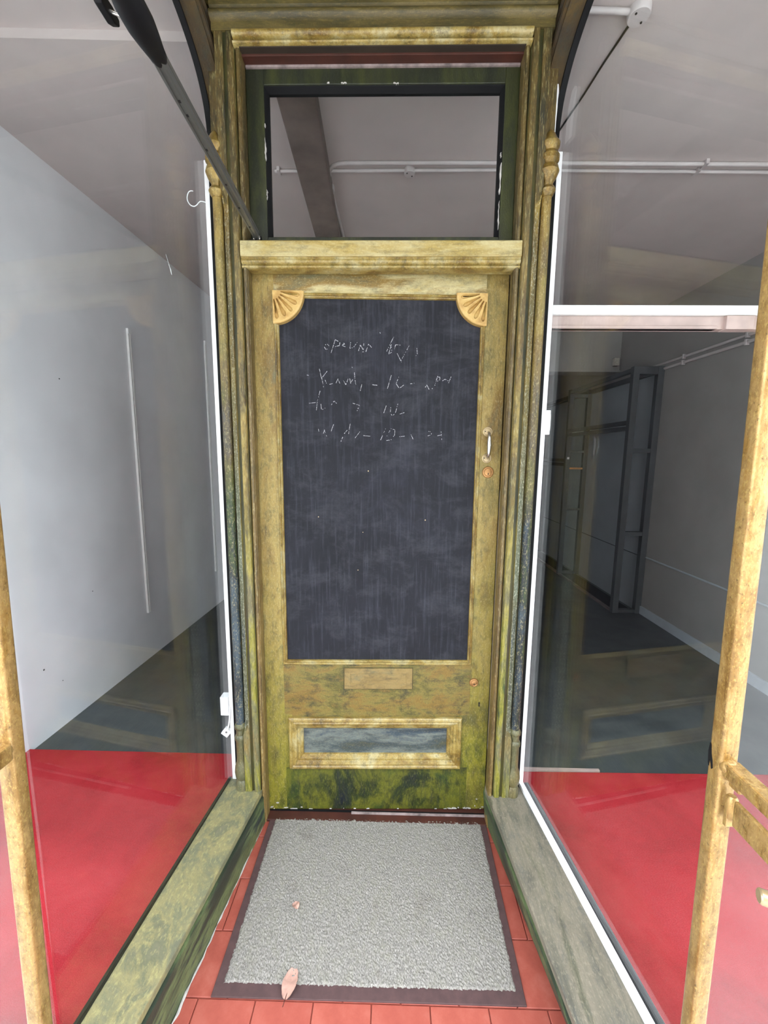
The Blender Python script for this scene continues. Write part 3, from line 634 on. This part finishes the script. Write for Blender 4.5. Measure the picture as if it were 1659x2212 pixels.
for s in STROKES:
    pts = []
    for a, b in zip(s, s[1:]):
        L = math.dist(a, b); k = max(1, int(L / .0022))
        pts += [(lerp(a[0], b[0], i / k), lerp(a[1], b[1], i / k)) for i in range(k)]
    pts.append(s[-1]); gap = False
    for i in range(len(pts) - 1):
        if random.random() < .30: gap = not gap
        if gap and random.random() < .62: continue
        (xa, za), (xb, zb) = pts[i], pts[i + 1]
        d = Vector((xb - xa, zb - za)); L = d.length or 1e-6; d /= L; nn = Vector((-d.y, d.x)) * random.uniform(.0004, .00105)
        j = random.uniform(-.0005, .0005)
        m.add([(xa + nn.x + j, .01375, za + nn.y), (xb + nn.x, .01375, zb + nn.y + j), (xb - nn.x, .01375, zb - nn.y), (xa - nn.x, .01375, za - nn.y + j),
               (xa + nn.x + j, .0141, za + nn.y), (xb + nn.x, .0141, zb + nn.y + j), (xb - nn.x, .0141, zb - nn.y), (xa - nn.x, .0141, za - nn.y + j)],
              [(3, 2, 1, 0), (0, 1, 5, 4), (1, 2, 6, 5), (2, 3, 7, 6), (3, 0, 4, 7)])
dpart(m, 'chalk_writing', 'chalk')
for x, z, r_ in ((.391, 1.352, .0024), (.21, 1.184, .002), (.60, 1.175, .0025), (.372, 1.128, .0015), (.354, .985, .0018)):
    m = M(); m.lathe([(0, r_), (.001, r_ * .8), (.0012, .0001)], (x, .0142, z), (0, -1, 0), 8); dpart(m, 'pin_head', 'pale_brass')

# pull handle
hd = bpy.data.objects.new('pull_handle', None); COL.objects.link(hd); hd.parent = dr; hd.empty_display_size = .03
hx = .8125
for z in (1.494, 1.401):
    m = M(); m.lathe([(0, .0168), (.0012, .0168), (.0022, .0155), (.0020, .0128), (.0032, .0118), (.0040, .008), (.0042, .0001)], (hx - .001, 0, z), (0, -1, 0), 28); o = m.build('rose', 'pale_brass', hd, local=True, smooth=True)
    m = M(); m.lathe([(0, .0022), (.0012, .0020), (.0013, .0001)], (hx - .0105, -.0036, z + .001), (0, -1, 0), 10); m.build('screw', 'dark_metal', hd, local=True)
m = M(); pts = [(hx, -.003, 1.492), (hx, -.011, 1.4905), (hx, -.018, 1.485), (hx, -.022, 1.474), (hx, -.0235, 1.448), (hx, -.022, 1.421), (hx, -.018, 1.410), (hx, -.011, 1.4045), (hx, -.003, 1.403)]
m.tube(pts, [.004, .0042, .0046, .0060, .0080, .0060, .0046, .0042, .004], 14); m.build('grip', 'bright_metal', hd, local=True, smooth=True)
def lock(x, z, R, name):
    e = bpy.data.objects.new(name, None); COL.objects.link(e); e.parent = dr; e.empty_display_size = .02
    m = M(); m.lathe([(0, R), (.002, R), (.0045, R * .90), (.0050, R * .72), (.0036, R * .64), (.0036, .0001)], (x, 0, z), (0, -1, 0), 32); m.build('rose', 'brass', e, local=True, smooth=True)
    m = M(); m.lathe([(.002, R * .60), (.0046, R * .60), (.0049, R * .56), (.0049, .0001)], (x + .001, 0, z), (0, -1, 0), 28); m.build('barrel', 'brass', e, local=True, smooth=True)
    m = M(); m.box(x - .0012, x + .0016, -.0056, -.0046, z - R * .45, z - R * .12); m.build('keyway', 'keyhole_black', e, local=True)
lock(.818, 1.352, .0205, 'lock_cylinder'); lock(.800, .547, .0172, 'lock_cylinder')
m = M(); m.lathe([(0, .0032), (.0008, .0032), (.0009, .0001)], (.824, -.0004, .462), (0, -1, 0), 12); m.box(.8220, .8262, -.0012, .0, .447, .461); dpart(m, 'keyhole', 'keyhole_black')
# chipped white paint along the foot of the door
m = M()
for k in range(40):
    x = random.choice([random.uniform(.0, .13), random.uniform(.02, .84), random.uniform(.70, .86)]); a = random.uniform(.002, .011); b = random.uniform(.001, .0035); z = abs(random.gauss(0, .004)) + .0005
    if x < .04 or x > .82: z = abs(random.gauss(0, .022))
    n = 7; m.prism([(min(x + a * math.cos(6.283 * i / n) * random.uniform(.5, 1), W - .001), max(.0005, z + b * math.sin(6.283 * i / n) * random.uniform(.5, 1.2))) for i in range(n)], -.0014, .001, 'y')
o = dpart(m, 'chipped_paint', 'worn_white_paint'); o['kind'] = 'stuff'
m = M()
for k in range(30):
    x = random.uniform(.17, .67); a = random.uniform(.002, .010); b = random.uniform(.0008, .002); z = .190 + random.uniform(-.001, .003); n = 6
    m.prism([(x + a * math.cos(6.283 * i / n), z + b * math.sin(6.283 * i / n)) for i in range(n)], -.0162, -.008, 'y')
# pale strip painted in for the line of light on the lock side
m2 = M(); m2.box(.4268, .4282, .050, .054, .30, 1.30)
o = root('trim_9', (.427, .05, .30), 'thin pale strip painted in for the light in the gap beside the door', 'painted_light', None, 'structure'); m2.build('painted_light', 'worn_white_paint', o)

# ================================================================ DOORMAT, LEAVES
mt = root('doormat', (0, -.24, 0), 'grey ribbed pile doormat with a brown rubber border', 'doormat')
q = [(-.416, .032), (.427, .036), (.413, -.507), (-.416, -.509)]
m = M(); m.prism(q, 0.0, .0045); m.build('rubber_border', 'mat_border', mt, .0015)
qi = [(-.395, .022), (.405, .026), (.393, -.478), (-.393, -.480)]
nx_, ny_ = 190, 120; v = []; f = []
for j in range(ny_ + 1):
    for i in range(nx_ + 1):
        u_, t_ = i / nx_, j / ny_
        ax = lerp(qi[0][0], qi[1][0], u_); ay = lerp(qi[0][1], qi[1][1], u_); bx = lerp(qi[3][0], qi[2][0], u_); by = lerp(qi[3][1], qi[2][1], u_)
        e = min(i, nx_ - i, j, ny_ - j)
        jx = random.uniform(-.002, .002) if e < 2 else 0
        v.append((lerp(ax, bx, t_) + jx, lerp(ay, by, t_) + (random.uniform(-.002, .002) if e < 2 else 0), .003 + (.0035 if e > 0 else 0) + random.uniform(0, .0022)))
for j in range(ny_):
    for i in range(nx_):
        a = j * (nx_ + 1) + i; f.append((a, a + nx_ + 1, a + nx_ + 2, a + 1))
m = M(); m.add(v, f); m.build('pile', 'mat_pile', mt)

def leaf(name, loc, L, Wd, rz, label, stem=True, curl=.006):
    r = root(name, loc, label, 'leaf', None, None, rz)
    n = 14; v = []; f = []
    for i in range(n + 1):
        t_ = i / n; wd = Wd * .5 * (math.sin(math.pi * min(1, t_ * .90 + .05)) ** .5)
        for k in range(-4, 5):
            u_ = k / 4
            rag = random.uniform(.92, 1.05) if abs(k) == 4 else 1
            zc = curl * (abs(u_) ** 1.6) + .003 * math.sin(t_ * 5) + .0012 - (.0012 if k == 0 else 0)
            v.append((wd * u_ * rag, L * (t_ - .5), max(.0004, zc)))
    for i in range(n):
        for k in range(8):
            a = i * 9 + k; f.append((a, a + 1, a + 10, a + 9))
    k = len(v); v += [(x, y, z - .0005) for x, y, z in v]; f += [tuple(k + i for i in q[::-1]) for q in f[:]]
    m = M(); m.add(v, f); o = m.build('blade', 'leaf_tan', r, local=True, smooth=True)
    if stem:
        m = M(); m.tube([(0, -L * .30, .002), (0, -L * .5, .0022), (-.001, -L * .72, .001)], .0009, 6); m.build('stalk', 'red_brown_timber', r, local=True)
leaf('leaf', (-.213, -.480, .0075), .066, .038, math.radians(-8), 'dry tan leaf lying across the edge of the doormat')
leaf('leaf.001', (-.242, -.290, .0085), .024, .022, math.radians(40), 'small torn tan leaf in the middle of the doormat', False, .003)

# ================================================================ GATES OPENED OUT AGAINST THE STREET
def gate(s, name, label):
    r = root(name, (s * .655, -.73, -.03), label, 'gate', 'gold gates flanking the entrance')
    S = .031
    def tilt(m):      # the gate hangs a little out of plumb
        m.v = [(x + s * (.95 - z) * .0215, y, z) for x, y, z in m.v]; return m
    xi = .623 if s > 0 else .632   # lobby side face at mid height
    xa, xb = sorted((s * xi, s * (xi + S)))
    m = M(); m.box(xa, xb, -.731, -.701, -.03, 2.35); tilt(m).build('stile', 'gate_gold', r, .0065, seg=3, smooth=True)
    m = M(); m.box(xa, xb, -1.45, -1.42, -.03, 2.35); tilt(m).build('stile', 'gate_gold', r, .004)
    for z0, z1, in ((.872, .899), (2.32, 2.35), (.03, .06)):
        m = M(); m.box(xa + .002 * s, xb, -1.42, -.729, z0, z1); tilt(m).build('rail', 'gate_gold', r, .004)
    # weld lump where the rail meets the stile
    m = M(); m.lathe([(-.016, .004), (-.010, .012), (0, .0155), (.010, .012), (.016, .004)], (s * (xi + .014), -.731, .888), (0, 1, .3), 12); tilt(m).build('weld', 'gate_gold', r, smooth=True)
    return r, tilt, xi
gr, tl, xi = gate(1, 'security_gate', 'gold painted steel gate with slide bolt, opened out in front of the grey wall')
m = M(); m.box(.609, .617, -1.18, -.778, .820, .866); tl(m).build('slide_bar', 'gate_gold', gr, .0025)
m = M(); m.lathe([(-.022, .006), (-.018, .009), (.018, .009), (.022, .006)], (.637, -.744, .822), (0, 0, 1), 14); tl(m).build('hinge_knuckle', 'gate_gold', gr, smooth=True)
m = M(); m.box(.628, .656, -.747, -.740, .786, .818); tl(m).build('hinge_leaf', 'gate_gold', gr, .001)
m = M(); m.box(.634, .656, -.758, -.736, .858, .873); tl(m).build('stop_lug', 'gate_gold', gr, .002)
m = M(); m.lathe([(0, .0088), (.002, .0104), (.10, .0104)], (.583, -.862, .790), (.92, -.38, -.05), 16); m.box(.60, .675, -.915, -.862, .775, .80); tl(m).build('bolt', 'pale_brass', gr, smooth=True)
m = M(); m.prism([(-.7040, .876), (-.7025, .898), (-.7045, .915), (-.7075, .912), (-.7090, .900), (-.7105, .893), (-.7130, .885), (-.7150, .872), (-.7120, .868), (-.7100, .877), (-.7075, .884), (-.7060, .870)], .6222, .6236, 'x'); tl(m).build('paint_chip', 'black_rubber', gr)
gl_, tl2, xi2 = gate(-1, 'security_gate.001', 'gold painted steel gate opened out in front of the pale wall')
m = M(); m.box(-.668, -.630, -.79, -.729, .868, .901); tl2(m).build('rail_socket', 'gate_gold', gl_, .004)

# ================================================================ TELESCOPIC STAY FROM THE TRANSOM
A0 = Vector((-.396, .022, 2.112)); A1 = Vector((-.345, -.631, 2.063)); D = (A1 - A0).normalized()
pl = root('telescopic_stay', tuple(A0), 'grey perforated telescopic arm in a black sleeve, fixed at the transom corner', 'arm')
side = D.cross(Vector((0, 0, 1))).normalized(); up = side.cross(D).normalized()
def dirbox(m, prof, a, b):
    rings = [[a + side * x + up * z for x, z in prof], [b + side * x + up * z for x, z in prof]]
    return m.loft(rings)
ch = [(-.009, -.010), (-.0065, -.0125), (-.003, -.0125), (-.002, -.0105), (.002, -.0105), (.003, -.0125), (.0065, -.0125), (.009, -.010), (.0095, -.003), (.008, -.0015), (.008, .0015), (.0095, .003), (.009, .0105), (.006, .0125), (-.006, .0125), (-.009, .0105), (-.0095, .003), (-.008, .0015), (-.008, -.0015), (-.0095, -.003)]
m = M(); dirbox(m, ch, A0 + D * .012, A1 + D * .3); m.build('tube', 'grey_metal', pl)
for t_ in (.09, .20, .31, .44, .54, .575):
    c = A0 + D * t_ - up * .0100 ; m = M(); m.lathe([(0, .0034), (.0012, .0034), (.0014, .0001)], c, tuple(-up), 10); m.build('hole', 'keyhole_black', pl)
    c = A0 + D * (t_ + .02) + side * .0086; m = M(); m.lathe([(0, .0030), (.0012, .0030), (.0014, .0001)], c, tuple(side), 10); m.build('hole', 'keyhole_black', pl)
m = M(); m.lathe([(-.012, .010), (-.004, .0135), (.006, .0145), (.030, .0185), (.052, .0215), (.085, .0215), (.10, .0190), (.60, .0190), (.602, .0001)], tuple(A1), tuple(D), 24); m.build('sleeve', 'black_plastic', pl, smooth=True)
kb = A1 + D * .060 + side * -.018 * -1
m = M(); m.tube([kb, kb + side * .012 + up * .004, kb + side * .030 + up * .010], .0024, 10); m.build('clamp_screw', 'bright_metal', pl, smooth=True)
kc = kb + side * .026 + up * .010
m = M()
wing = [(-.026, -.006), (-.020, -.010), (.012, -.010), (.026, -.003), (.026, .006), (.010, .010), (-.020, .008)]
rings = [[kc + D * (x * -1) + up * z + side * o_ for x, z in wing] for o_ in (-.006, .006)]
m.loft(rings); m.build('wing_knob', 'black_plastic', pl, .002)
m = M(); m.lathe([(-.012, .0075), (-.010, .0085), (.010, .0085), (.012, .0075)], tuple(A0 + Vector((.002, -.004, -.008))), (1, 0, 0), 14); m.build('pivot', 'black_plastic', pl, smooth=True)
m = M(); m.lathe([(-.0105, .0093), (-.0075, .0093)], tuple(A0 + Vector((.002, -.004, -.008))), (1, 0, 0), 16); m.lathe([(.0075, .0093), (.0105, .0093)], tuple(A0 + Vector((.002, -.004, -.008))), (1, 0, 0), 16); m.build('washer', 'bright_metal', pl, smooth=True)
m = M(); m.box(-.418, -.384, .012, .056, 2.0885, 2.100); m.build('bracket', 'black_plastic', pl, .001)

# ================================================================ SMALL FITTINGS BEHIND THE GLASS
hk = root('cup_hook', (-.579, .07, 2.24), 'white wire cup hook on the glazing bead by the stay', 'hook')
px = [(447, 434.5), (441, 433), (436.8, 432.6), (433, 435), (429.8, 438.7), (425.5, 441.2), (421.5, 441.4), (416.8, 439.6), (413.2, 435.9), (410.8, 431), (410.4, 426.2), (411.8, 420.8), (414.6, 416.5), (418.6, 414.6), (422.9, 415.1)]
m = M(); m.tube([(-.5795 + (a - 447) * .00166, .072, 2.241 - (b - 434.5) * .00175) for a, b in px], .0016, 8); m.build('wire', 'white_plastic', hk, smooth=True)
ab = root('alarm_contact', (-.596, .075, .40), 'white alarm box on the glazing bead, trailing a short lead with a square end', 'alarm')
m = M(); m.box(-.612, -.580, .064, .088, .408, .482); m.build('box', 'white_plastic', ab, .002)
m = M(); m.box(-.612, -.580, .064, .100, .480, .484); m.build('lid', 'white_plastic', ab, .001)
m = M(); m.tube([(-.572, .060, .452), (-.571, .055, .43), (-.574, .056, .40), (-.580, .060, .372), (-.586, .062, .352)], .0030, 8); m.build('lead', 'white_plastic', ab, smooth=True)
m = M(); m.box(-.015, .015, -.008, .008, -.015, .015); R_ = Matrix.Rotation(math.radians(38), 4, 'Y'); m.v = [tuple(R_ @ Vector(p) + Vector((-.592, .066, .338))) for p in m.v]; m.build('plug', 'white_plastic', ab, .002)
m = M(); m.lathe([(0, .0042), (.001, .004), (.0012, .0001)], (-.590, .0575, .342), (0, -1, 0), 12); m.build('gland', 'grey_metal', ab)
cp = root('contact_plate', (.582, .07, 1.51), 'small white contact plate on the glazing bead at handle height', 'contact')
m = M(); m.box(.5765, .592, .064, .082, 1.497, 1.580); m.build('plate', 'white_plastic', cp, .002)
m = M(); m.box(.592, .594, .067, .079, 1.512, 1.566); m.build('cover', 'white_plastic', cp, .0008)
fk = root('paper_scrap', (gx(-1, -.12) - .004, -.12, 1.95), 'tiny white scrap stuck to the glass above the shelf upright', 'scrap')
m = M(); m.prism([(-.155, 1.979), (-.150, 1.972), (-.128, 1.935), (-.131, 1.948), (-.140, 1.957)], gx(-1, -.14) - .0042, gx(-1, -.14) - .0036, 'x'); m.build('scrap', 'white_plastic', fk)

# old nail holes in the pale wall
WL = bpy.data.objects['wall_left']
for x_, y_, z_, r_ in ((-1.661, .460, .356, .0055), (-1.657, .558, .242, .003), (-1.652, .721, 1.791, .004), (-1.649, .807, .640, .0035)):
    m = M(); m.lathe([(-.002, r_), (.0012, r_ * .8), (.0014, .0001)], (lwx(y_), y_, z_), (1, -.0346, 0), 9); m.build('nail_hole', 'stud_grey', WL)
# shelf uprights on the pale wall
def upright(name, y, z0, z1, label):
    r = root(name, (lwx(y), y, z0), label, 'shelf upright', 'shelf uprights on the pale wall')
    x = lwx(y)
    m = M(); m.prism([(x - .001, y - .014), (x + .013, y - .014), (x + .013, y - .004), (x + .006, y - .003), (x + .006, y + .003), (x + .013, y + .004), (x + .013, y + .014), (x - .001, y + .014)], z0, z1); m.build('channel', 'white_paint', r)
    for za, zb in ((z0 - .004, z0), (z1, z1 + .03)):
        m = M(); m.box(x, x + .015, y - .015, y + .015, za, zb); m.build('end_cap', 'white_plastic', r, .001)
upright('shelf_upright', 1.275, .332, 2.165, 'white slotted shelf upright in the middle of the pale wall')
upright('shelf_upright.001', 2.28, .335, 2.36, 'white slotted shelf upright deeper in the shop, near the door post')

# ceiling conduits
def conduit(name, pts, rad, label, clips=()):
    r = root(name, tuple(pts[0]), label, 'conduit', 'painted cable conduits')
    m = M(); m.tube(pts, rad, 10); m.build('pipe', 'conduit_paint', r, smooth=True)
    for x, y in clips:
        m = M(); m.box(x - .007, x + .007, y - .020, y + .020, cz(x) - rad * 2 - .003, cz(x)); m.build('saddle', 'conduit_paint', r, .001)
    return r
def cp_(x, y, d=.010): return (x, y, cz(x) - d)
def pipe_y(x, a, b, x0, x1): return a + (b - a) * (x - x0) / (x1 - x0)
conduit('conduit', [cp_(-.274, 1.9), cp_(-.273, 1.30), cp_(-.281, .90), cp_(-.278, .80), cp_(-.268, .752), cp_(-.250, .722), cp_(-.222, .706), cp_(-.19, .698), cp_(.5, .672), cp_(1.7, .637), cp_(2.34, .62)], .0085,
        'conduit bending round beside the brown ceiling beam', ((.60, .670), (1.42, .644)))
conduit('conduit.001', [cp_(-.535, .767), cp_(.52, .717), cp_(1.73, .685), cp_(2.34, .668)], .0075, 'lower straight conduit running across the ceiling to the round box', ((.585, .716), (1.42, .692), (-.515, .766)))
def jbox(name, x, y, R, label, d=(0, 0, -1), stretch=1.0, screws=True):
    r = root(name, cp_(x, y, 0), label, 'junction box', 'round ceiling junction boxes')
    m = M(); m.lathe([(0, R), (.020, R), (.024, R * .92), (.025, .0001)], cp_(x, y, 0), (0, 0, -1), 24)
    m.v = [(p[0], y + (p[1] - y) * stretch, p[2]) for p in m.v]; m.build('body', 'conduit_paint', r, smooth=True)
    if screws:
        for a in (.7, 3.84):
            m = M(); m.lathe([(.0245, .0035), (.0265, .003), (.0267, .0001)], cp_(x + R * .6 * math.cos(a), y + R * .6 * math.sin(a), 0), (0, 0, -1), 8); m.build('screw', 'dark_metal', r)
jbox('junction_box', .112, .742, .026, 'round box on the straight ceiling conduit, seen through the transom')
jbox('junction_box.001', -.281, .884, .017, 'narrow box below the conduit bend beside the brown beam', stretch=1.9, screws=False)
jbox('junction_box.002', .765, .035, .032, 'round ceiling box over the display window with the red carpet')
conduit('conduit.002', [cp_(.50, .030), cp_(.735, .034)], .0085, 'short conduit entering the box over the display window')
r = root('ceiling_shadow', cp_(.765, .07, 0), 'dark tube along the ceiling from the round box, standing in for a soft shadow', 'shadow')
m = M(); m.tube([cp_(.762, .06, .004), cp_(.745, .20, .003), cp_(.735, .32, .003), cp_(.716, .47, .003), cp_(.70, .60, .003)], .0035, 8); m.build('lead', 'dark_metal', r, smooth=True)  # dark tube modelled in place of a blurred shadow on the ceiling
# conduits along the grey wall
for nm, z, ra, lb in (('conduit.003', 2.215, .010, 'upper of the two conduits along the top of the grey wall'), ('conduit.004', 2.170, .011, 'lower of the two conduits along the top of the grey wall'), ('conduit.005', .532, .007, 'thin conduit along the grey wall at knee height')):
    r = root(nm, (2.34, 1.8, z), lb, 'conduit', 'painted cable conduits')
    m = M(); m.tube([(2.35 - ra, -.60, z), (2.35 - ra, (2.5 if z > 2.2 else 2.222), z)], ra, 10); m.build('pipe', 'conduit_paint' if z > 1 else 'skirting_paint', r, smooth=True)
    if z > 1:
        for y in (.5, 1.42, 2.0): m = M(); m.box(2.35 - ra * 2 - .003, 2.35, y - .007, y + .007, z - .018, z + .018); m.build('saddle', 'conduit_paint', r, .001)
sn = root('motion_sensor', (2.27, 2.93, 2.37), 'small beige motion sensor at the corner of the downstand', 'sensor')
m = M(); m.box(2.262, 2.312, 2.89, 2.931, 2.335, 2.41); m.build('housing', 'sensor_plastic', sn, .006)
m = M(); m.lathe([(0, .016), (.006, .012), (.008, .0001)], (2.285, 2.890, 2.365), (0, -1, 0), 14); m.build('lens', 'sensor_plastic', sn, smooth=True)

# ================================================================ TIMBER SHELVING FRAME ALONG THE GREY WALL
sf = root('shelving_frame', (2.09, 2.23, 0), 'dark grey open timber shelving frame standing along the grey wall', 'shelving')
def sb(name, *b, mat='stud_grey'): m = M(); m.box(*b); return m.build(name, mat, sf, .002)
for i, y in enumerate((2.23, 3.47, 4.71)):
    sb('post', 2.09, 2.142, y, y + .05, .0, 2.19); sb('post', 2.296, 2.348, y, y + .05, .0, 2.19)
    for z0, z1 in (((2.125, 2.19), (1.462, 1.500), (.725, .762), (.004, .034)) if i == 0 else ((2.10, 2.14), (1.472, 1.50), (.79, .815), (.004, .034))):
        sb('cross_rail', 2.142, 2.296, y + .003, y + .047, z0, z1)
for y0, y1, zs in ((2.28, 3.47, (2.145, 1.705, 1.655)), (3.52, 4.71, (2.09, 1.365, 1.315))):
    for z in zs: sb('long_rail', 2.09, 2.128, y0, y1, z, z + .036)
    sb('long_rail', 2.30, 2.346, y0, y1, 2.14, 2.18)
    o = sb('bottom_plate', 2.09, 2.122, y0, y1, 0, .018, mat='beam_brown')
    o = sb('plinth_board', 2.122, 2.30, y0, y1, 0.001, .010, mat='black_rubber')
    o = sb('back_panel', 2.342, 2.3495, y0, y1, .0, 2.14, mat='panel_grey')
    sb('panel_joint', 2.338, 2.342, y0, y1, .520, .528, mat='stud_grey')
sb('back_panel', 2.342, 2.3495, 4.76, 6.3, .0, 2.14, mat='panel_grey')
m = M(); m.box(2.142, 2.296, 3.475, 3.50, 1.278, 1.30); m.build('cross_rail', 'raw_wood', sf)
m = M(); m.box(2.105, 2.128, 3.464, 3.470, 1.395, 1.420); o = m.build('label_tag', 'white_plastic', sf)

for r in ROOTS: del r['_o']
